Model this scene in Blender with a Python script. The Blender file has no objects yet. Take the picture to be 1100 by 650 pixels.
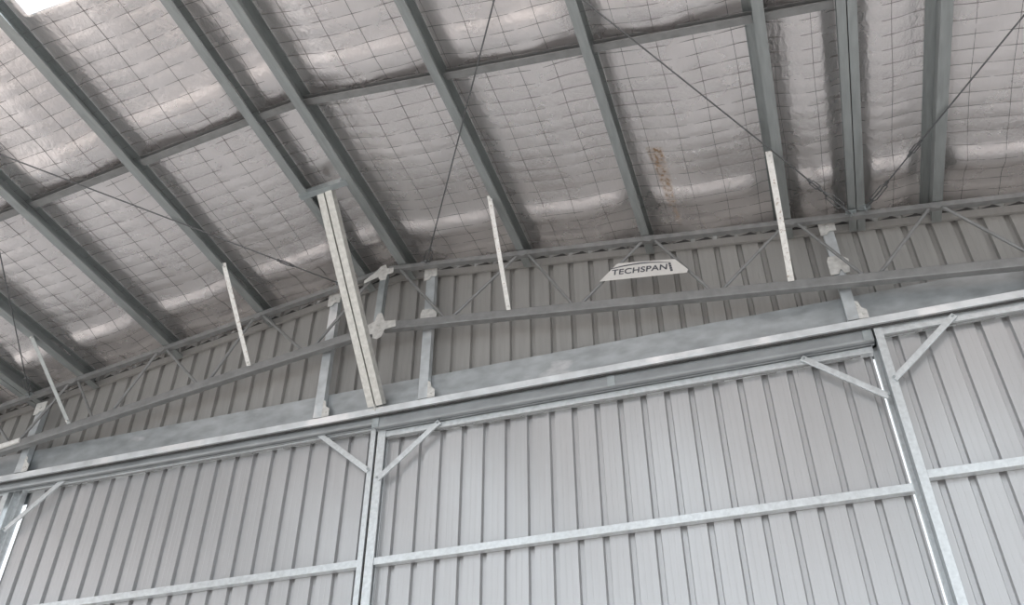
import bpy, bmesh, math, random
import numpy as np
from mathutils import Vector, Matrix
random.seed(7)
SC = bpy.context.scene
COL = SC.collection
H0 = 1.6                       # eye height; all heights below are above the eye unless noted

# ---------------------------------------------------------------- camera, sky, sun, exposure
cam = bpy.data.cameras.new('camera'); camo = bpy.data.objects.new('camera', cam); COL.objects.link(camo)
cam.sensor_fit = 'HORIZONTAL'; cam.sensor_width = 36.0; cam.lens = 983.0 / 1100 * 36
cam.clip_end = 300
R = Matrix(((0.94976137, 0.19477206, 0.24498404), (0.31297323, -0.58844361, -0.7455078), (-0.0010448, 0.78472795, -0.61983945)))
camo.matrix_world = Matrix.Translation((0, 0, H0)) @ R.to_4x4()
SC.camera = camo
w = bpy.data.worlds.new('sky'); SC.world = w; w.use_nodes = True
bg = w.node_tree.nodes['Background']; bg.inputs[0].default_value = (0.90, 0.95, 1.0, 1); bg.inputs[1].default_value = 1.1
sun = bpy.data.lights.new('sun', 'SUN'); sun.energy = 3.2; sun.angle = math.radians(3); sun.color = (1, 0.96, 0.9)
suno = bpy.data.objects.new('sun', sun); COL.objects.link(suno)
suno.rotation_euler = (math.radians(46), 0, math.radians(-18))
SC.view_settings.view_transform = 'Standard'; SC.view_settings.look = 'None'
SC.view_settings.gamma = 1; SC.view_settings.use_curve_mapping = False
SC.view_settings.exposure = 0.60

# ---------------------------------------------------------------- materials
def mat(name, col, rough=0.5, metal=0.0, var=0.12, scale=8.0, bump=0.0, bscale=40.0, col2=None, patch=None, stretch=(1, 1, 1), spec=0.5):
    m = bpy.data.materials.new(name); m.use_nodes = True; nt = m.node_tree; N = nt.nodes; L = nt.links
    b = N['Principled BSDF']; b.inputs['Metallic'].default_value = metal
    b.inputs['Specular IOR Level'].default_value = spec
    tc = N.new('ShaderNodeTexCoord'); mp = N.new('ShaderNodeMapping'); L.new(tc.outputs['Object'], mp.inputs[0])
    mp.inputs['Scale'].default_value = stretch
    n = N.new('ShaderNodeTexNoise'); n.inputs['Scale'].default_value = scale; n.inputs['Detail'].default_value = 6
    L.new(mp.outputs[0], n.inputs[0])
    rp = N.new('ShaderNodeValToRGB'); L.new(n.outputs[0], rp.inputs[0])
    c1 = col2 or tuple(c * (1 - var) for c in col)
    c2 = tuple(min(1, c * (1 + var)) for c in col)
    rp.color_ramp.elements[0].position = 0.32; rp.color_ramp.elements[0].color = (*c1, 1)
    rp.color_ramp.elements[1].position = 0.68; rp.color_ramp.elements[1].color = (*c2, 1)
    out = rp.outputs[0]
    mr = N.new('ShaderNodeMapRange'); mr.inputs[3].default_value = rough * 0.8; mr.inputs[4].default_value = min(1, rough * 1.25)
    L.new(n.outputs[0], mr.inputs[0]); rout = mr.outputs[0]
    if patch:                    # blotches of another colour: (colour, scale, threshold)
        n2 = N.new('ShaderNodeTexNoise'); n2.inputs['Scale'].default_value = patch[1]; n2.inputs['Detail'].default_value = 5
        L.new(mp.outputs[0], n2.inputs[0])
        r2 = N.new('ShaderNodeMapRange'); r2.inputs[1].default_value = patch[2]; r2.inputs[2].default_value = patch[2] + 0.08
        L.new(n2.outputs[0], r2.inputs[0])
        mx = N.new('ShaderNodeMix'); mx.data_type = 'RGBA'; L.new(r2.outputs[0], mx.inputs[0]); L.new(out, mx.inputs[6])
        mx.inputs[7].default_value = (*patch[0], 1); out = mx.outputs[2]
    L.new(out, b.inputs['Base Color']); L.new(rout, b.inputs['Roughness'])
    if bump:
        nb = N.new('ShaderNodeTexNoise'); nb.inputs['Scale'].default_value = bscale; nb.inputs['Detail'].default_value = 4
        L.new(mp.outputs[0], nb.inputs[0])
        bm_ = N.new('ShaderNodeBump'); bm_.inputs['Strength'].default_value = bump; bm_.inputs['Distance'].default_value = 0.01
        L.new(nb.outputs[0], bm_.inputs['Height']); L.new(bm_.outputs[0], b.inputs['Normal'])
    return m

GALV = mat('galvanised_steel', (0.40, 0.44, 0.45), 0.42, 0.75, 0.10, 14, 0.05, 60)
PURL = mat('purlin_steel', (0.37, 0.395, 0.395), 0.45, 0.7, 0.10, 10, 0.05, 50, stretch=(3, .4, 3))
TRUSS = mat('truss_steel', (0.25, 0.255, 0.255), 0.5, 0.4, 0.12, 12)
BRIGHT = mat('bright_galvanised_steel', (0.56, 0.60, 0.62), 0.38, 0.6, 0.14, 9, 0.05, 50, patch=((0.75, 0.77, 0.78), 1.6, 0.60))
HEADM = mat('header_web_steel', (0.41, 0.44, 0.455), 0.40, 0.65, 0.16, 5, 0.05, 50, patch=((0.66, 0.67, 0.68), 1.4, 0.63), stretch=(1, 1, 2))
TRACKM = mat('dull_track_steel', (0.30, 0.32, 0.33), 0.4, 0.6, 0.14, 9, stretch=(.4, 1, 1))
LIPM = mat('lip_steel_painted_glints', (0.72, 0.76, 0.78), 0.34, 0.55, 0.12, 6, 0.04, 50, patch=((0.95, 0.96, 0.97), 1.3, 0.56))  # lighter than the web, pale blotches: reflections and glints painted into the colour
FRAME = mat('door_frame_steel', (0.62, 0.655, 0.67), 0.32, 0.55, 0.10, 26, 0.04, 50)
WHITE = mat('weathered_white_steel', (0.72, 0.72, 0.70), 0.55, 0.1, 0.1, 30, patch=((0.42, 0.36, 0.31), 38, 0.60))
PALE = mat('pale_zinc_channel', (0.56, 0.56, 0.53), 0.5, 0.3, 0.14, 22, stretch=(1, 1, 1))
PLATE = mat('pale_plate_steel', (0.62, 0.62, 0.60), 0.5, 0.3, 0.15, 25)
RODM = mat('dark_rod_steel', (0.15, 0.155, 0.16), 0.5, 0.6)
WIRE = mat('mesh_wire', (0.24, 0.23, 0.23), 0.5, 0.6)
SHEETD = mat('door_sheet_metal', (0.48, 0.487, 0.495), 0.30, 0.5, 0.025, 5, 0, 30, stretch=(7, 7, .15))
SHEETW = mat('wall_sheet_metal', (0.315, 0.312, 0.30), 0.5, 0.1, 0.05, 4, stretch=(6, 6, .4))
FLOORM = mat('concrete_floor', (0.47, 0.44, 0.425), 0.7, 0, 0.12, 0.8, 0.05, 12)
SIGNW = mat('sign_white', (0.62, 0.61, 0.59), 0.5, 0, 0.04, 20)
SIGNB = mat('sign_ink', (0.08, 0.085, 0.10), 0.5, 0, 0.05, 20)
DARK = mat('black_gap_shade', (0.05, 0.05, 0.05), 0.8, 0, 0.3, 20)  # black stands in for the shade in gaps and rib voids

def foil_mat():
    m = mat('foil_blanket', (0.92, 0.88, 0.875), 0.27, 0.92, 0.05, 2.0)
    nt = m.node_tree; N = nt.nodes; L = nt.links; b = N['Principled BSDF']
    tc = N.new('ShaderNodeTexCoord')
    n1 = N.new('ShaderNodeTexNoise'); n1.inputs['Scale'].default_value = 20; n1.inputs['Detail'].default_value = 6; n1.inputs['Roughness'].default_value = .6
    mp = N.new('ShaderNodeMapping'); mp.inputs['Scale'].default_value = (1.5, .8, 1); L.new(tc.outputs['Object'], mp.inputs[0]); L.new(mp.outputs[0], n1.inputs[0])
    bp = N.new('ShaderNodeBump'); bp.inputs['Strength'].default_value = 0.8; bp.inputs['Distance'].default_value = 0.009
    L.new(n1.outputs[0], bp.inputs['Height']); L.new(bp.outputs[0], b.inputs['Normal'])
    # brown water stain between two purlins near the wall
    sp = N.new('ShaderNodeSeparateXYZ'); L.new(tc.outputs['Object'], sp.inputs[0])
    def mth(op, a, c=None, d=None):
        k = N.new('ShaderNodeMath'); k.operation = op
        for i, v in enumerate((a, c, d)):
            if v is None: continue
            if isinstance(v, (int, float)): k.inputs[i].default_value = v
            else: L.new(v, k.inputs[i])
        return k.outputs[0]
    x, y = sp.outputs[0], sp.outputs[1]
    cx = mth('ABSOLUTE', mth('SUBTRACT', x, mth('ADD', mth('MULTIPLY', y, 0.045), -0.82)))
    wx = mth('MULTIPLY_ADD', y, -0.045, 0.355)
    inx = mth('SMOOTH_MIN', mth('MULTIPLY', mth('SUBTRACT', wx, cx), 30), 1.0, .2)
    iny = mth('MINIMUM', mth('MULTIPLY', mth('SUBTRACT', y, 5.92), 25), mth('MULTIPLY', mth('SUBTRACT', 7.12, y), 6))
    n2 = N.new('ShaderNodeTexNoise'); n2.inputs['Scale'].default_value = 28; n2.inputs['Detail'].default_value = 5; L.new(tc.outputs['Object'], n2.inputs[0])
    nn = mth('MULTIPLY', mth('SUBTRACT', n2.outputs[0], 0.36), 4)
    fade = mth('MULTIPLY_ADD', y, -0.40, 3.45)
    k = mth('MULTIPLY', mth('MULTIPLY', mth('MAXIMUM', inx, 0), mth('MINIMUM', mth('MAXIMUM', iny, 0), 1)), mth('MULTIPLY', mth('MINIMUM', mth('MAXIMUM', nn, 0.4), 1), fade))
    k = mth('MINIMUM', mth('MAXIMUM', k, 0), 0.95)
    old = b.inputs['Base Color'].links[0].from_socket
    mx = N.new('ShaderNodeMix'); mx.data_type = 'RGBA'; L.new(k, mx.inputs[0]); L.new(old, mx.inputs[6]); mx.inputs[7].default_value = (0.24, 0.14, 0.06, 1)
    L.new(mx.outputs[2], b.inputs['Base Color'])
    L.new(mth('MULTIPLY_ADD', k, -0.8, 0.92), b.inputs['Metallic'])
    return m
FOIL = foil_mat()

def skylight_mat():
    m = bpy.data.materials.new('translucent_roof_sheet'); m.use_nodes = True; nt = m.node_tree; N = nt.nodes
    for n in list(N):
        if n.type == 'BSDF_PRINCIPLED': N.remove(n)
    t = N.new('ShaderNodeBsdfTranslucent'); t.inputs[0].default_value = (0.95, 0.98, 1, 1)
    tr = N.new('ShaderNodeBsdfTransparent'); tr.inputs[0].default_value = (0.95, 0.98, 1, 1)
    mx = N.new('ShaderNodeMixShader'); mx.inputs[0].default_value = 0.12
    nt.links.new(t.outputs[0], mx.inputs[1]); nt.links.new(tr.outputs[0], mx.inputs[2])
    nt.links.new(mx.outputs[0], N['Material Output'].inputs[0]); return m
SKYL = skylight_mat()

# ---------------------------------------------------------------- mesh helpers
def ext(bm, prof, p, q, u, v):
    """extrude closed profile [(a,b)...] from p to q; a along u, b along v"""
    p, q, u, v = Vector(p), Vector(q), Vector(u), Vector(v)
    A = [bm.verts.new(p + u * a + v * b) for a, b in prof]
    B = [bm.verts.new(q + u * a + v * b) for a, b in prof]
    n = len(prof)
    for i in range(n):
        j = (i + 1) % n; bm.faces.new((A[i], A[j], B[j], B[i]))
    bm.faces.new(list(reversed(A))); bm.faces.new(B)
def rect(w, h, cx=0, cy=0): return [(cx - w / 2, cy - h / 2), (cx + w / 2, cy - h / 2), (cx + w / 2, cy + h / 2), (cx - w / 2, cy + h / 2)]
def cprof(b, h, t=0.004, lip=0.018, s=1):
    """C section: web at a=0, flanges to a=s*b, height h (b from 0 to h), with lips"""
    P = [(0, 0), (b, 0), (b, lip), (b - t, lip), (b - t, t), (t, t), (t, h - t), (b - t, h - t), (b - t, h - lip), (b, h - lip), (b, h), (0, h)]
    return [(s * a, c) for a, c in P]
def zprof(b, h, t=0.004, lip=0.018, s=1):
    """Z section: bottom flange to -b*s, top flange to +b*s, web at a=0"""
    P = [(t / 2, 0), (-b, 0), (-b, lip), (-b + t, lip), (-b + t, t), (-t / 2, t), (-t / 2, h), (b, h), (b, h - lip), (b - t, h - lip), (b - t, h - t), (t / 2, h - t)]
    return [(s * a, c) for a, c in P]
def angle(b, h, t=0.005, s=1): return [(0, 0), (s * b, 0), (s * b, t), (s * t, t), (s * t, h), (0, h)]
def obj(name, bm, m, parent=None, loc=None, smooth=False, bevel=0):
    me = bpy.data.meshes.new(name)
    bmesh.ops.recalc_face_normals(bm, faces=bm.faces[:])
    bm.to_mesh(me); bm.free()
    me.materials.append(m)
    if smooth:
        for f in me.polygons: f.use_smooth = True
    o = bpy.data.objects.new(name, me); COL.objects.link(o)
    if parent: o.parent = parent; o.matrix_parent_inverse = Matrix.Translation(parent.location).inverted()
    if bevel:
        md = o.modifiers.new('bevel', 'BEVEL'); md.width = bevel; md.segments = 2; md.limit_method = 'ANGLE'
    return o
def tag(o, label=None, cat=None, group=None, kind=None):
    for k, v in (('label', label), ('category', cat), ('group', group), ('kind', kind)):
        if v: o[k] = v
    return o
def thing(name, label, cat, loc, group=None, kind=None):
    o = bpy.data.objects.new(name, None); COL.objects.link(o); o.location = loc; o.empty_display_size = .1
    return tag(o, label, cat, group, kind)
def tube(bm, p, q, r, n=10):
    p, q = Vector(p), Vector(q); d = (q - p).normalized()
    a = d.orthogonal().normalized(); b = d.cross(a)
    ext(bm, [(r * math.cos(2 * math.pi * i / n), r * math.sin(2 * math.pi * i / n)) for i in range(n)], p, q, a, b)
def bar(bm, p, q, w, h, ref=(0, 1, 0)):
    """box bar from p to q; w across, h along ref-ish"""
    p, q = Vector(p), Vector(q); d = (q - p).normalized(); v = Vector(ref); v = (v - d * v.dot(d)).normalized(); u = d.cross(v)
    ext(bm, rect(w, h), p, q, u, v)
def V(x, y, z): return Vector((x, y, z + H0))       # heights above the eye
def plate(bm, pts, y, t=0.006):
    """polygon plate in an x-z plane at depth y"""
    ext(bm, pts, (0, y, H0), (0, y + t, H0), (1, 0, 0), (0, 0, 1))
def bolt(bm, x, y, z, r=0.012, l=0.012): tube(bm, V(x, y, z), V(x, y - l, z), r, 6)

# ---------------------------------------------------------------- roof geometry
ZR, XR, SL, SR = 6.68, -3.72, 0.165, 0.13
YB, YW = -2.0, 7.27
XL, XE = -12.4, 6.0
def zp(x): return ZR - (SR * (x - XR) if x > XR else SL * (XR - x))     # underside of the purlins
def frame(x):
    s = -SR if x > XR else SL
    u = Vector((1, 0, s)).normalized(); v = Vector((-s, 0, 1)).normalized(); return u, v
PD = 0.20
PUR = [-11.45, -10.15, -9.1, -7.70, -6.57, -5.37, -4.11, -3.63, -2.24, -0.905, 0.47, 1.80, 3.15, 4.45, 5.6]

# floor
bm = bmesh.new(); ext(bm, rect(60, 60), (0, -5, -0.2), (0, -5, 0), (1, 0, 0), (0, 1, 0)); tag(obj('floor', bm, FLOORM), 'warm grey concrete floor slab', kind='structure')

# foil ceiling
COVER = sorted([(x - (.10 if x > 0 else .02), x + .12) for x in PUR] + [(1.145 - .09, 1.145 + .09), (-8.42 - .09, -8.42 + .09)])
def bay(X):
    t = np.zeros_like(X)
    ed = [(XL, XL)] + COVER + [(XE, XE)]
    for (_, a), (b, _) in zip(ed[:-1], ed[1:]):
        m = (X > a) & (X < b); t = np.where(m, (X - a) / max(b - a, 1e-6), t)
    return t
def foilz(X, Y):
    X = np.asarray(X, float); Y = np.asarray(Y, float)
    base = np.where(X > XR, ZR - SR * (X - XR), ZR - SL * (XR - X)) + PD + 0.004
    t = bay(X)
    sag = -0.04 * (4 * t * (1 - t)) ** 0.8
    edge = np.clip(4 * t * (1 - t) * 2.2, 0, 1)
    # drape over the bridging line and against the wall
    g = lambda c, s: np.exp(-((Y - c) / s) ** 2)
    drape = -0.032 * g(4.38, 0.17) * np.where(Y < 4.62, 1, 0) - 0.060 * g(6.62, 0.15) - 0.014 * g(6.98, 0.10)
    return base + sag + drape * edge + H0
def cell_noise(i, j): 
    v = np.sin(i * 12.9898 + j * 78.233) * 43758.5453; return v - np.floor(v)
def lapf(X, Y): return 0.012 * np.sin(X * 4.63 + .4 * np.sin(Y * .9)) + 0.005 * np.sin(X * 11.3 + 1.3 + .5 * np.sin(Y * 2.1)) + .010 * np.sin(X * 2.1 + Y * 1.3) * np.sin(Y * 1.9)
def quilt(X, Y):
    cx, cy = X / 0.30, Y / 0.15
    i, j = np.floor(cx + 1e-6), np.floor(cy + 1e-6)
    fx, fy = np.clip(cx - i, 0, 1), np.clip(cy - j, 0, 1)
    amp = 0.0012 + 0.0035 * cell_noise(i, j)
    q = -(0.005 * np.sin(np.pi * fx) + amp * np.sin(np.pi * fy))
    tilt = (cell_noise(i + 31, j) - .5) * 0.006 * np.sin(np.pi * fx) * np.sin(np.pi * fy) * np.cos(np.pi * fx)
    e = np.clip(4 * bay(X) * (1 - bay(X)) * 2, 0, 1)
    return (q + tilt + lapf(X, Y)) * e
xs = np.arange(XL, XE + 1e-6, 0.05); ys = np.append(np.arange(YB, YW, 0.025), YW)
GX, GY = np.meshgrid(xs, ys)
GZ = foilz(GX, GY) + quilt(GX, GY)
verts = np.stack([GX, GY, GZ], -1).reshape(-1, 3)
nx, ny = len(xs), len(ys)
faces = []
SKY1 = 3.03; SKY = [(-5.26, -4.20), (-7.58, -6.70), (-2.12, -1.03), (1.95, 3.05)]
def insky(x): return any(a < x < b for a, b in SKY)
for j in range(ny - 1):
    for i in range(nx - 1):
        if insky(xs[i] + .02) and ys[j] < SKY1 - .01: continue
        a = j * nx + i; faces.append((a, a + nx, a + nx + 1, a + 1))
me = bpy.data.meshes.new('ceiling'); me.from_pydata(verts.tolist(), [], faces); me.materials.append(FOIL)
me.polygons.foreach_set('use_smooth', [True] * len(faces)); me.update()
o = bpy.data.objects.new('ceiling', me); COL.objects.link(o)
tag(o, 'quilted silver foil insulation blanket under the roof, brown stain near the wall', kind='structure')
sol = o.modifiers.new('thickness', 'SOLIDIFY'); sol.thickness = 0.02; sol.offset = -1
# skylight sheets; all but the first are unseen, added for highlights on doors and header
for m_, (a0, a1) in enumerate(SKY):
    bm = bmesh.new(); prof = []; n = 40
    for k in range(n + 1): a = a0 - .02 + (a1 - a0 + .04) * k / n; prof.append((a, zp(a) + PD + .05 + .012 * math.sin(k * math.pi / 2) + H0))
    prof += [(a, b + .003) for a, b in reversed(prof)]
    ext(bm, prof, (0, YB, 0), (0, SKY1 + .02, 0), (1, 0, 0), (0, 0, 1))
    tag(obj('window_%d' % (m_ + 1), bm, SKYL), 'white translucent skylight sheet in the roof (all but the first added, unseen)', kind='structure')

# wire mesh under the foil
def wires():
    V_, F_ = [], []
    r = 0.0016
    def poly(P, horiz):
        b0 = len(V_)
        for x, y, z in P:
            o4 = ((0, -r, -r), (0, r, -r), (0, r, r), (0, -r, r)) if horiz else ((-r, 0, -r), (r, 0, -r), (r, 0, r), (-r, 0, r))
            for d in o4: V_.append((x + d[0], y + d[1], z + d[2]))
        for k in range(len(P) - 1):
            a = b0 + 4 * k
            for s in range(4):
                t = (s + 1) % 4; F_.append((a + s, a + t, a + 4 + t, a + 4 + s))
    def lowest(X, Y): return foilz(X, Y) - 0.0035 + lapf(X, Y) * np.clip(4 * bay(X) * (1 - bay(X)) * 2, 0, 1)
    for j in range(int(YB / .15), int(YW / .15) + 1):
        y = j * .15
        X = np.arange(XL + .05, XE - .05, 0.1); 
        runs = [X]
        if y <= SKY1:
            ed = sorted(SKY); runs = [X[X < ed[0][0]]] + [X[(X > ed[q][1]) & (X < ed[q + 1][0])] for q in range(len(ed) - 1)] + [X[X > ed[-1][1]]]
        for Xr in runs:
            Z = lowest(Xr, np.full_like(Xr, y)); poly(list(zip(Xr, np.full_like(Xr, y) + .004 * np.sin(Xr * 9 + j), Z)), True)
    for i in range(int(XL / .3), int(XE / .3) + 1):
        x = i * .3
        if x < XL + .05 or x > XE - .05: continue
        Y = np.arange((YB if not insky(x) else SKY1) + .03, YW - .02, 0.075); Z = lowest(np.full_like(Y, x), Y)
        poly(list(zip(np.full_like(Y, x) + .005 * np.sin(Y * 5 + i), Y, Z)), False)
    me = bpy.data.meshes.new('safety_mesh'); me.from_pydata(V_, [], F_); me.materials.append(WIRE)
    o = bpy.data.objects.new('safety_mesh', me); COL.objects.link(o)
    tag(o, 'thin dark wire safety mesh holding up the foil blanket', 'wire mesh')
wires()

# ---------------------------------------------------------------- purlins
side = {-11.45: 'outermost left', -10.15: 'a', -9.1: 'b'}
PL = {
 -11.45: None, -10.15: None, -9.1: None,
 -7.70: 'grey steel roof purlin at far left, above the grey galvanised stay',
 -6.57: 'grey steel roof purlin, next left from the one the leftmost white stay meets',
 -5.37: 'grey steel roof purlin beside the skylight, met by the leftmost white stay',
 -4.11: 'grey steel ridge purlin left of the twin-channel brace top',
 -3.63: 'broad grey steel ridge purlin right of the twin-channel brace top',
 -2.24: 'grey steel roof purlin met by the slender middle white stay',
 -0.905: 'grey steel roof purlin ending just above the nameplate',
 0.47: 'grey steel roof purlin met by the rightmost white stay',
 1.80: 'grey steel roof purlin at far right, right of the double purlin'}
for x in PUR:
    u, v = frame(x + .04)
    bm = bmesh.new()
    if x < 0: pr = cprof(0.1 if x == -3.63 else 0.082, PD, s=1)        # open side to the right
    else: pr = zprof(0.085, PD, s=-1)
    xx = x
    ext(bm, pr, V(xx, YB, zp(xx)), V(xx, YW - .005, zp(xx)), u, v)
    if x in (-11.45, 5.6): continue
    lab = PL.get(x) or {-10.15: 'outermost grey purlin on the left side of the roof', -9.1: 'grey purlin just left of the far left double purlin', 3.15: 'grey purlin next right from the one beside the double purlin', 4.45: 'outermost grey purlin on the right side of the roof'}[x]
    o = obj('roof_purlin', bm, PURL); tag(o, lab, 'purlin', 'single roof purlins running to the wall')
# double purlins (back to back channels) at the roof bracing nodes
for x, lab in ((1.145, 'double back-to-back channel purlin on the right, between the two rod ends'), (-8.42, 'double back-to-back channel purlin at the far left edge')):
    u, v = frame(x); r = thing('double_purlin', lab, 'purlin', V(x, 7, zp(x)), 'double purlins at the bracing nodes')
    for s in (-1, 1):
        bm = bmesh.new(); pr = [(a + s * .004, b) for a, b in cprof(0.07, PD, s=s)]
        ext(bm, pr, V(x, YB, zp(x)), V(x, YW - .005, zp(x)), u, v); obj('channel', bm, PURL, r)
# bridging bars between neighbouring purlins
nodes = sorted([(a, .085) for a in PUR] + [(1.145, .0), (-8.42, .0)])
blabs = {-7.70: 'in the bay right of the purlin above the grey stay', -8.42: 'in the narrow bay right of the far left double purlin', -6.57: 'in the bay crossed by the left rod', -5.37: 'in the bay below the skylight', -4.11: 'between the two ridge purlins',
         -3.63: 'in the bay just right of the ridge', -2.24: 'in the bay left of the purlin above the nameplate', -0.905: 'in the bay right of the nameplate purlin'}
for (a, wa), (b, wb) in zip(nodes[:-1], nodes[1:]):
    if a < -9 or b > 1.2: continue
    x0 = a + (.09 if a < 0 else .02); x1 = b - .004 if b < 1 else b - .075
    u, v = frame((x0 + x1) / 2); bm = bmesh.new()
    def P(x, y, h): return V(x, y, zp(x) + h)
    y0 = 4.62
    x0 -= .04 if a in (-3.63,) else 0
    pr = [(0, 0), (.075, 0), (.075, .064), (0, .064), (0, .06), (.071, .06), (.071, .004), (.012, .004), (.012, .012), (0, .012)]
    ext(bm, pr, P(x0, y0, .085), P(x1, y0, .085), (0, 1, 0), v)
    lab = 'steel bridging bar ' + blabs.get(a, 'by the far left double purlin' if a < -8 else 'by the right double purlin')
    tag(obj('bridging_bar', bm, TRUSS), lab, 'bar', 'bridging bars between purlins')

# ---------------------------------------------------------------- wall above the doors
def cladding(x0, x1, z0, z1, y, pitch=0.219, phase=0.0, topfn=None, rib=.038, swage=True):
    """corrugated sheet seen from inside: flat pans with ribs recessed outward"""
    pts = []; k = math.floor((x0 - phase) / pitch) - 1
    while True:
        b = phase + k * pitch
        if b > x1: break
        for dx, dy in ((0, 0), (.011, rib), (.049, rib), (.060, 0), (.108, 0), (.110, .0008), (.114, .0008), (.116, 0), (.160, 0), (.162, .0008), (.166, .0008), (.168, 0)):
            if x0 < b + dx < x1: pts.append((b + dx, y + dy))
        k += 1
    pts = [(x0, y)] + pts + [(x1, y)]
    bm = bmesh.new(); t = .002
    zt = topfn or (lambda x: z1)
    rows = []
    for off in (0, t):
        rows.append([(bm.verts.new((x, yy + off, z0 + H0)), bm.verts.new((x, yy + off, zt(x) + H0))) for x, yy in pts])
    for R_ in rows:
        for a, b in zip(R_[:-1], R_[1:]): bm.faces.new((a[0], b[0], b[1], a[1]))
    A, B = rows
    for a, b, c, d in zip(A[:-1], A[1:], B[:-1], B[1:]):
        bm.faces.new((a[0], c[0], d[0], b[0])); bm.faces.new((a[1], b[1], d[1], c[1]))
    return bm
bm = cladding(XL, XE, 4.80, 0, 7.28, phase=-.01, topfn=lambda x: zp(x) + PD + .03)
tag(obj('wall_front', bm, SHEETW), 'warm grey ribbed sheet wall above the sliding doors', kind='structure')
# sloping edge strip across the sheet tops
for k, (a, b) in enumerate(((XL, XR), (XR, XE))):
    bm = bmesh.new(); s = frame((a + b) / 2)[1]
    ext(bm, [(0, 0), (.03, 0), (.03, .004), (.004, .004), (.004, .085), (-.0, .085)], V(a, 7.245, zp(a) + .005), V(b, 7.245, zp(b) + .005), (0, 1, 0), (0, 0, 1))
    tag(obj('trim_%d' % (k + 1), bm, SHEETW), kind='structure')
    bm = bmesh.new(); L_ = abs(b - a); n = int(L_ / .219)
    for i in range(n):      # dark scallops stand in for shaded rib voids, low points between ribs
        x = -.01 + math.ceil((a + .01) / .219) * .219 + i * .219
        if x + .2 > b: break
        z = lambda q: zp(q) + .09
        ext(bm, [(x + .03, z(x + .03)), (x + .14, z(x + .14) + .03), (x + .17, z(x + .17) + .045), (x + .24, z(x + .24)), (x + .24, z(x + .24) - .006), (x + .03, z(x + .03) - .006)], (0, 7.25, H0), (0, 7.262, H0), (1, 0, 0), (0, 0, 1))
    tag(obj('trim_%d' % (k + 3), bm, DARK), kind='structure')

for k, (a, b) in enumerate(((XL, XR), (XR, XE))):
    bm = bmesh.new(); ext(bm, [(0, -.12), (.006, -.12), (.006, .30), (-.09, .30), (-.09, .235), (0, .235)], V(a, 7.325, zp(a)), V(b, 7.325, zp(b)), (0, 1, 0), (0, 0, 1))
    tag(obj('trim_%d' % (k + 5), bm, SHEETW), kind='structure')

# ---------------------------------------------------------------- header beam
hd = thing('header_beam', 'long bright galvanised header beam and door track across the wall', 'beam', V(-3, 7.15, 4.82))
bm = bmesh.new()
ext(bm, [(0.09, .40), (.09, .396), (.004, .396), (.004, .012), (0, .012), (0, .40)], (XL, 7.17, 4.82 + H0), (XE, 7.17, 4.82 + H0), (0, 1, 0), (0, 0, 1))
obj('channel', bm, HEADM, hd)
bm = bmesh.new()
ext(bm, [(0.0, 0.0), (0, .012), (-.085, 0.012), (-.085, .072), (-.094, .072), (-.094, 0)], (XL, 7.17, 4.82 + H0), (XE, 7.17, 4.82 + H0), (0, 1, 0), (0, 0, 1))
obj('lip_angle', bm, LIPM, hd, bevel=.003)
bm = bmesh.new()
TP = [(0, .015), (.012, 0), (.05, 0), (.05, .02), (.06, .02), (.06, -.005), (.09, -.005), (.09, .12), (.0, .12)]
TRK = 1
ext(bm, TP, (-3.8, 7.13, 4.69 + H0), (0.985, 7.13, 4.69 + H0), (0, 1, 0), (0, 0, 1))
obj('track', bm, TRACKM, hd, bevel=.006)
bm = bmesh.new(); ext(bm, [(a, b if b > .1 else b + .0) for a, b in TP[:-2]] + [(.09, .08), (0, .08)], (XL, 7.13, 4.74 + H0), (-3.81, 7.13, 4.74 + H0), (0, 1, 0), (0, 0, 1))
obj('track', bm, TRACKM, hd, bevel=.006)
bm = bmesh.new(); ext(bm, rect(.012, .02), (XL, 7.11, 4.812 + H0), (XE, 7.11, 4.812 + H0), (0, 1, 0), (0, 0, 1)); obj('gap_shade_strip', bm, DARK, hd)  # black strip stands in for the dark gap under the lip
bm = bmesh.new(); ext(bm, [(.06, .30), (.066, .30), (.066, 0), (.06, 0)], V(XL, 7.27, 4.62), V(XE, 7.27, 4.62), (0, 1, 0), (0, 0, 1)); obj('leak_plate', bm, GALV, hd)  # unseen plate added to stop daylight leaking in above the doors
for x in (-3.82, -1.4, .90):
    bm = bmesh.new(); ext(bm, rect(.008, .13), V(x, 7.125, 4.757), V(x + .07, 7.125, 4.757), (0, 1, 0), (0, 0, 1)); obj('joint_plate', bm, GALV, hd)

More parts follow.
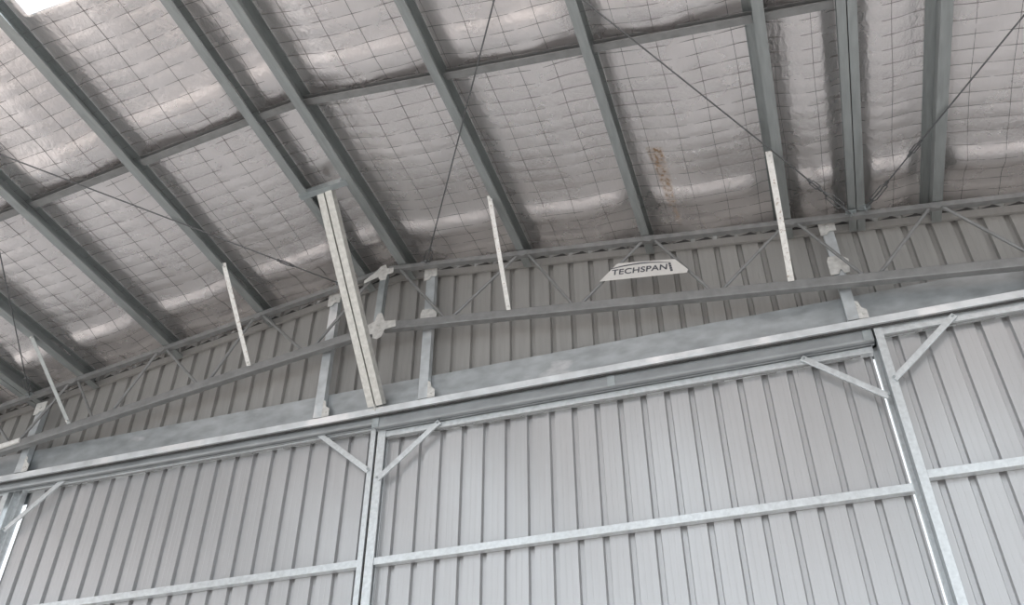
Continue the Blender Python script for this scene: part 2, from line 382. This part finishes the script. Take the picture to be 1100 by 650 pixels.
# ---------------------------------------------------------------- sliding doors
def door(n, x0, x1, yf, ztop, label, lpost=(.075, .08, 'B'), rpost=(.075, .08, 'B'), cl=None, bl=True, br=True, zg=3.32, rh=.06, phase=.0):
    d = thing('door_%d' % n, label, None, (x0, yf, 0), kind='structure')
    def F(name, *ps, m=FRAME, bev=.004):
        bm = bmesh.new(); 
        for f in ps: f(bm)
        return obj(name, bm, m, d, bevel=bev)
    wl, wr = lpost[0], rpost[0]
    def post(x, w, s):
        t, D = .005, .075
        if s == 'R': pr = [(0, 0), (w, 0), (w, .018), (w - t, .018), (w - t, t), (t, t), (t, D - t), (w - t, D - t), (w - t, D - .018), (w, D - .018), (w, D), (0, D)]
        elif s == 'F': pr = [(0, 0), (t, 0), (t, D - t), (w - t, D - t), (w - t, 0), (w, 0), (w, D), (0, D)]
        else: pr = [(0, 0), (w, 0), (w, D), (w - t, D), (w - t, t), (t, t), (t, D), (0, D)]
        bm = bmesh.new()
        ext(bm, pr, (x, yf, .03), (x, yf, ztop + H0), (1, 0, 0), (0, 1, 0))
        return obj('post', bm, FRAME, d, bevel=.004)
    post(x0, wl, lpost[2]); post(x1 - wr, wr, rpost[2])
    bm = bmesh.new(); ext(bm, [(0, 0), (.07, 0), (.07, .006), (.006, .006), (.006, rh - .005), (.07, rh - .005), (.07, rh), (0, rh)], (x0 + wl, yf + .012, ztop - .08 + H0), (x1 - wr, yf + .012, ztop - .08 + H0), (0, 1, 0), (0, 0, 1)); obj('top_rail', bm, FRAME, d, bevel=.003)
    for z in (zg, zg - 1.65, zg - 3.3, .06 - H0):
        bm = bmesh.new(); ext(bm, [(0, 0), (.07, 0), (.07, .006), (.006, .006), (.006, .065), (.07, .065), (.07, .07), (0, .07)], (x0 + wl, yf + .008, z - .035 + H0), (x1 - wr, yf + .008, z - .035 + H0), (0, 1, 0), (0, 0, 1)); obj('girt' if z > 0 - H0 + .2 else 'bottom_rail', bm, FRAME, d, bevel=.006)
    for on, xp, s in ((bl, x0 + wl * .6, 1), (br, x1 - wr * .6, -1)):
        if not on: continue
        bm = bmesh.new(); bar(bm, V(xp, yf - .012, ztop - .56), V(xp + s * .62, yf - .012, ztop - .03), .055, .022); obj('corner_brace', bm, FRAME, d, bevel=.004)
        for bx, bz in ((0, -.545), (s * .6, -.045)): bm = bmesh.new(); bolt(bm, xp + bx, yf - .024, ztop + bz); obj('bolt', bm, GALV, d)
    c0, c1 = cl or (x0 + .02, x1 - .02)
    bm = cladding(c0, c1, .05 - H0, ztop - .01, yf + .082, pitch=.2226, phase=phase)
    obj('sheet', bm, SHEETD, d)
    # ragged closure under the rail
    bm = bmesh.new(); k = 0; x = c0 + .01
    while x < c1 - .1:
        l = random.uniform(.06, .2); h = random.uniform(.008, .026)
        ext(bm, rect(.01, h, 0, -h / 2), V(x, yf + .04, ztop - .08), V(min(c1, x + l), yf + .04, ztop - .08), (0, 1, 0), (0, 0, 1)); x += l
    obj('closure_strip', bm, TRUSS, d)
    return d
door(1, -8.29, -3.81, 7.2, 4.81, 'left sliding door of pale ribbed sheet in a galvanised frame', cl=(-8.118, -3.83), lpost=(.13, .08, 'F'), rpost=(.055, .08, 'B'), phase=.08)
door(2, -3.785, 1.005, 7.2, 4.70, 'middle sliding door of pale ribbed sheet under the nameplate truss', cl=(-3.712, 0.945), lpost=(.085, .08, 'R'), rpost=(.05, .08, 'F'), phase=-.02)
door(3, 1.0, 5.6, 7.12, 4.812, 'right sliding door of pale ribbed sheet at the frame edge', cl=(1.03, 5.6), lpost=(.07, .08, 'B'), zg=3.375, rh=.11, phase=.02)
door(4, -12.4, -8.36, 7.2, 4.81, 'far left sliding door mostly outside the picture', cl=(-12.4, -8.34))

m1 = [o for o in COL.objects if o.name == 'door_1'][0]
bm = bmesh.new(); ext(bm, rect(.022, .05), (-3.798, 7.25, .05), (-3.798, 7.25, 4.68 + H0), (1, 0, 0), (0, 1, 0)); obj('gap_shade_edge', bm, DARK, m1)  # added dark strip stands in for the dark gap between two doors

# ---------------------------------------------------------------- mullions behind the truss
ML = ['galvanised mullion at the far left edge, on the header beam', 'galvanised mullion just left of the twin-channel brace', 'galvanised mullion just right of the ridge, with a notched cleat', 'galvanised mullion right of the rightmost white stay, with a bolted top plate']
for x, lab, zt in ((-8.21, ML[0], 5.80), (-4.44, ML[1], 6.50), (-3.27, ML[2], 6.58), (0.86, ML[3], 6.06)):
    r = thing('wall_mullion', lab, 'mullion', V(x, 7.13, 4.88), 'upright mullions behind the truss')
    bm = bmesh.new(); wv = .1
    ext(bm, [(-wv / 2, 0), (wv / 2, 0), (wv / 2, .075), (wv / 2 - .004, .075), (wv / 2 - .004, .004), (-wv / 2 + .004, .004), (-wv / 2 + .004, .075), (-wv / 2, .075)], V(x, 7.085, 4.905), V(x, 7.085 + .0, zt), (1, 0, 0), (0, 1, 0))
    obj('upright', bm, BRIGHT, r)
    bm = bmesh.new(); plate(bm, [(x + .05, 4.9), (x + .13, 4.9), (x + .13, 4.99), (x + .09, 5.02), (x + .075, 5.09), (x + .05, 5.1)], 7.08); 
    bolt(bm, x + .095, 7.08, 4.95); bolt(bm, x + .065, 7.08, 5.05); obj('base_cleat', bm, PLATE, r)
    zc = 5.98 if x == -3.27 else (5.60 if x > 0 else None)
    if zc:
        w2 = .085
        bm = bmesh.new(); plate(bm, [(x - w2, zc), (x - w2 + .02, zc + .05), (x + w2 - .04, zc + .04), (x + w2 + .02, zc - .02), (x + w2, zc - .17), (x + w2 - .05, zc - .17), (x + w2 - .06, zc - .13), (x + .01, zc - .12), (x - .01, zc - .17), (x - w2, zc - .17)], 7.07); obj('notched_cleat', bm, PLATE, r)
    bm = bmesh.new(); wq = .075
    plate(bm, [(x - wq, zt - .14), (x - .02, zt - .14), (x + .01, zt - .10), (x + wq, zt - .11), (x + wq, zt + .03), (x - wq, zt + .02)], 7.07); bolt(bm, x, 7.07, zt - .05, .018, .015)
    obj('top_plate', bm, PLATE, r)

# ---------------------------------------------------------------- gable truss
TY = 7.0
tn = {-7.76: 5.985, -6.59: 6.18, -5.36: 6.375, -2.175: 6.42, -.837: 6.255, .54: 6.09, 1.82: 5.925, 3.2: 5.745}
def truss(name, label, xa, xb, tops, webs, sgn):
    r = thing(name, label, 'truss', V(XR - .05, TY, 5.85), 'gable truss halves')
    # chords
    bm = bmesh.new(); v = frame((xa + xb) / 2)[1]
    def ct(x): return zp(x) - .004
    pr = [(-.03, -.055), (.03, -.055), (.03, 0), (.026, 0), (.026, -.05), (-.026, -.05), (-.026, 0), (-.03, 0)]
    ext(bm, pr, V(xa, TY, ct(xa) ), V(xb, TY, ct(xb)), (0, 1, 0), v)
    obj('top_chord', bm, TRUSS, r)
    bm = bmesh.new()
    cb = (lambda x: 5.885 - (.1215 * (x + 3.75))) if sgn > 0 else (lambda x: 5.885 + .138 * (x + 3.75))
    ext(bm, [(-.04, -.1), (.04, -.1), (.04, 0), (-.04, 0)], V(xa, TY, cb(xa)), V(xb, TY, cb(xb)), (0, 1, 0), (0, 0, 1))
    obj('bottom_chord', bm, TRUSS, r, bevel=.008)
    for (x1, x2) in webs:        # x1 at top chord, x2 at bottom chord
        bm = bmesh.new(); p, q = V(x1, TY, ct(x1) - .04), V(x2, TY, cb(x2) + .0)
        tube(bm, p, q, .0165, 8); obj('web_member', bm, TRUSS, r, smooth=False)
    for x in tops:
        bm = bmesh.new(); z = ct(x) - .03
        plate(bm, [(x - .07, z + .025 + .07 * (.13 if sgn > 0 else -.165)), (x + .07, z + .025 - .07 * (.13 if sgn > 0 else -.165)), (x + .05, z - .03), (x + .01, z - .055), (x - .045, z - .03)], TY - .036, .005)
        obj('node_plate', bm, PLATE if 0 else TRUSS, r)
    return r, ct, cb
rr, ct, cb = truss('gable_truss', 'right half of the grey gable truss, carrying the nameplate', -3.74, 5.5, [-2.175, -.837, .54, 1.82, 3.2],
      [(-3.62, -3.04), (-2.24, -2.96), (-2.12, -1.66), (-.90, -1.58), (-.78, -.31), (.48, -.21), (.60, 1.04), (1.76, 1.17), (1.87, 2.42), (3.14, 2.5)], 1)
lr, ctl, cbl = truss('gable_truss', 'left half of the grey gable truss, sloping down to the left edge', -12.3, -3.84, [-7.76, -6.59, -5.36],
      [(-3.93, -4.56), (-5.30, -4.70), (-5.42, -5.83), (-6.53, -5.97), (-6.65, -7.05), (-7.70, -7.30), (-7.82, -8.28), (-8.9, -8.38), (-9.0, -9.5)], -1)
# ridge post and gussets (belong to the right half)
bm = bmesh.new(); ext(bm, [(-.03, -.03), (.045, -.03), (.045, .045), (.041, .045), (.041, -.026), (-.026, -.026), (-.026, .045), (-.03, .045)], V(-3.82, TY - .01, 5.86), V(-3.80, TY - .01, 6.60), (1, 0, 0), (0, 1, 0)); obj('ridge_post', bm, GALV, rr)
bm = bmesh.new(); x = -3.80; z = 5.80
plate(bm, [(x - .15, z + .0), (x - .11, z + .07), (x - .03, z + .10), (x + .0, z + .2), (x + .05, z + .2), (x + .09, z + .08), (x + .22, z + .065), (x + .23, z - .02), (x + .10, z - .03), (x + .07, z - .12), (x + .02, z - .14), (x - .03, z - .12), (x - .04, z - .06), (x - .14, z - .07)], TY - .055); 
for bx, bz in ((-.07, .02), (.03, .03), (.05, -.06)): bolt(bm, x + bx, TY - .055, z + bz)
obj('gusset_plate', bm, PLATE, rr, bevel=.003)
bm = bmesh.new(); z = 6.62
plate(bm, [(x - .22, z - .10), (x - .08, z - .0), (x - .03, z + .06), (x + .03, z + .07), (x + .05, z + .01), (x + .13, z + .0), (x + .13, z - .07), (x + .06, z - .08), (x + .05, z - .15), (x - .02, z - .15), (x - .05, z - .09), (x - .22, z - .14)], TY - .05)
bolt(bm, x - .0, TY - .05, z + .0); bolt(bm, x + .09, TY - .05, z - .03); obj('gusset_plate', bm, PLATE, rr, bevel=.003)

# ---------------------------------------------------------------- nameplate on the truss
sg = thing('nameplate', 'white trapezoid nameplate lettered TECHSPAN hung in the truss', 'sign', V(-.95, TY - .045, 5.8))
SY = TY - .05
def sp_(pts, m, name, y=SY, t=.003): 
    bm = bmesh.new(); plate(bm, pts, y, t); return obj(name, bm, m, sg)
sp_([(-1.365, 5.818), (-.505, 5.708), (-.49, 5.745), (-.60, 5.905), (-.65, 5.915), (-1.155, 6.0), (-1.18, 5.993)], SIGNW, 'panel')
cu = bpy.data.curves.new('lettering', 'FONT'); cu.body = 'TECHSPAN'; cu.size = .1; cu.extrude = .001; cu.offset = .0018; cu.space_character = 1.05
to = bpy.data.objects.new('lettering', cu); COL.objects.link(to)
dg = bpy.context.evaluated_depsgraph_get(); me = bpy.data.meshes.new_from_object(to.evaluated_get(dg)); bpy.data.objects.remove(to)
co = np.array([v.co[:] for v in me.vertices]); wt, ht = co[:, 0].max() - co[:, 0].min(), co[:, 1].max() - co[:, 1].min()
# text box: left end, right end, height
TX0, TX1, TZ0, TZ1, TH = -1.24, -.69, 5.862, 5.795, .068
for v_ in me.vertices:
    a = (v_.co.x - co[:, 0].min()) / wt; b = (v_.co.y - co[:, 1].min()) / ht
    x = TX0 + (TX1 - TX0) * a; z = TZ0 + (TZ1 - TZ0) * a + b * TH; x += b * .012
    v_.co = (x, SY - .002 - v_.co.z, z + H0)
me.materials.append(SIGNB); lo = bpy.data.objects.new('lettering', me); COL.objects.link(lo); lo.parent = sg; lo.matrix_parent_inverse = Matrix.Translation(sg.location).inverted()
top = []; bot = []
for k in range(13):
    a = k / 12; x = -1.24 + .59 * a; z = 5.945 + (5.868 - 5.945) * a + .035 * math.sin(math.pi * min(1, a * .95)) ** .9; th = .012 * math.sin(math.pi * min(1, a + .06)) ** .5 + .002
    top.append((x, z + th / 2)); bot.append((x, z - th / 2))
sp_(bot + top[::-1], SIGNB, 'swoosh', SY - .003, .002)
for k in range(4):
    x, z = -.668 + .003 * k, 5.868 - .028 * k
    sp_([(x, z - .02), (x + .024, z - .023), (x + .024, z), (x, z + .003)], SIGNB, 'logo_block', SY - .003, .002)

# ---------------------------------------------------------------- stays from purlins to the bottom chord
ST = [(-7.66, 6.12, -7.56, WHITE, 'grey', .05, 'grey galvanised stay at the far left, from purlin to bottom chord'),
      (-5.28, 6.12, -5.31, WHITE, 'w', .05, 'two-toned white angle stay in the left half of the truss'),
      (-2.25, 6.12, -2.32, WHITE, 'w', .045, 'slender white stay between the ridge and the nameplate'),
      (.44, 6.05, .415, WHITE, 'w', .055, 'rust-flecked white stay right of the nameplate')]
for i, (xt, yt, xb_, m, c, wd, lab) in enumerate(ST):
    zt = zp(xt) + .02; zb = (cb(xb_) if xb_ > XR else cbl(xb_)) - .02
    p, q = V(xt, yt, zt), V(xb_, TY - .05, zb)
    d = (q - p).normalized(); uu = Vector((1, 0, 0)); uu = (uu - d * uu.dot(d)).normalized(); vv = d.cross(uu)
    bm = bmesh.new(); ext(bm, [(-wd / 2, 0), (wd / 2, 0), (wd / 2, .005), (-wd / 2 + .005, .005), (-wd / 2 + .005, .045), (-wd / 2, .045)], p, q, uu, vv if vv.z > 0 else -vv)
    r = thing('truss_stay', lab, 'stay', q, 'angle stays down to the bottom chord'); obj('angle', bm, PURL if i == 0 else WHITE, r)
    for c0 in (q - d * .04, p + d * .04): bm = bmesh.new(); tube(bm, c0 - vv * .02, c0 + vv * .02, .012, 6); obj('bolt', bm, PLATE, r)

# ---------------------------------------------------------------- twin-channel knee brace from ridge to header
r = thing('knee_brace', 'pale twin-channel brace leaning from the ridge down to the header beam', 'brace', V(-3.77, 7.06, 4.9))
p, q = V(-3.865, 5.66, 6.63), V(-3.775, 7.06, 4.90)
d = (q - p).normalized(); uu = Vector((1, 0, 0)); uu = (uu - d * uu.dot(d)).normalized(); vv = d.cross(uu)
if vv.z < 0: vv = -vv
for s in (-1, 1):
    bm = bmesh.new(); ext(bm, [(a + s * .008, b) for a, b in [(0, 0), (s * .074, 0), (s * .074, .1), (s * .07, .1), (s * .07, .005), (s * .005, .005), (s * .005, .1), (0, .1)]], p, q, uu, vv); obj('channel', bm, PALE, r)
bm = bmesh.new(); ext(bm, rect(.006, .12, 0, .03), q - d * .02 - uu * .0, q + d * .05, uu, vv); ext(bm, rect(.16, .008), q + d * .02, q + d * .03, uu, vv); obj('base_plate', bm, PLATE, r)
bm = bmesh.new(); ext(bm, [(0, 0), (.07, 0), (.07, .006), (.006, .006), (.006, .06), (0, .06)], V(-4.12, 5.60, 6.60), V(-3.60, 5.60, 6.655), (0, 1, 0), (0, 0, 1)); bolt(bm, -3.65, 5.6, 6.68); obj('top_bracket', bm, GALV, r)

# ---------------------------------------------------------------- roof bracing rods
def rod(p, q, label, tb=None, link=None):
    """p at the wall end, q far end; tb/link: distances from p of turnbuckle and shackle"""
    p, q = Vector(p), Vector(q); d = (q - p).normalized(); a = Vector((0, 0, 1)).cross(d).normalized()
    r = thing('bracing_rod', label, 'rod', p, 'crossed roof bracing rods')
    bm = bmesh.new(); tube(bm, p, q, .0068, 8); obj('rod', bm, RODM, r)
    def buckle(c0, l, wd, name):
        bm = bmesh.new()
        for s in (-1, 1):
            pts = [c0, c0 + d * l * .15 + a * s * wd, c0 + d * l * .85 + a * s * wd, c0 + d * l]
            for x_, y_ in zip(pts[:-1], pts[1:]): tube(bm, x_, y_, .0055, 6)
        tube(bm, c0 - d * .03, c0 + d * .02, .015, 6); tube(bm, c0 + d * (l - .02), c0 + d * (l + .03), .015, 6)
        obj(name, bm, RODM, r)
    if tb: buckle(p + d * tb, .26, .034, 'turnbuckle')
    if link: buckle(p + d * link, .14, .024, 'shackle')
    bm = bmesh.new(); tube(bm, p - Vector((0, 0, .02)), p + Vector((0, 0, .05)), .016, 6); ext(bm, rect(.1, .07), p + Vector((0, 0, .015)), p + Vector((0, 0, .022)), (1, 0, 0), (0, 1, 0)); obj('end_plate', bm, GALV, r)
def RP(x, y): return V(x, y, zp(x) - .02)
rod(RP(-3.30, 7.0), RP(1.14, -.3), 'dark bracing rod rising steeply from the ridge to the top of the picture', tb=.02)
DN = Vector((0, 0, -.022))
rod(RP(1.09, 6.96) + DN, RP(-3.3, .15) + DN, 'dark bracing rod running up left from the double purlin, crossing the nameplate purlin', tb=.12, link=.48)
rod(RP(1.22, 6.93), RP(5.4, -.2), 'dark bracing rod running up right from the double purlin', tb=.1, link=.75)
rod(RP(-4.33, 6.95), RP(-8.4, .55), 'dark bracing rod running up left from behind the twin-channel brace', link=.6)
rod(RP(-8.33, 6.97) + DN, RP(-4.2, .5) + DN, 'dark bracing rod at the extreme left edge', tb=.1)
# cleat under the double purlin

# added pale strip standing in for a bright lit patch on the bottom chord
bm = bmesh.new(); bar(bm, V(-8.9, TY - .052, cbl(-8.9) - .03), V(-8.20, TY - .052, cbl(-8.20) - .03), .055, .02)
tag(obj('lit_patch_strip', bm, WHITE), 'short pale strip standing in for a bright lit patch on the bottom chord at the left edge', 'strip')
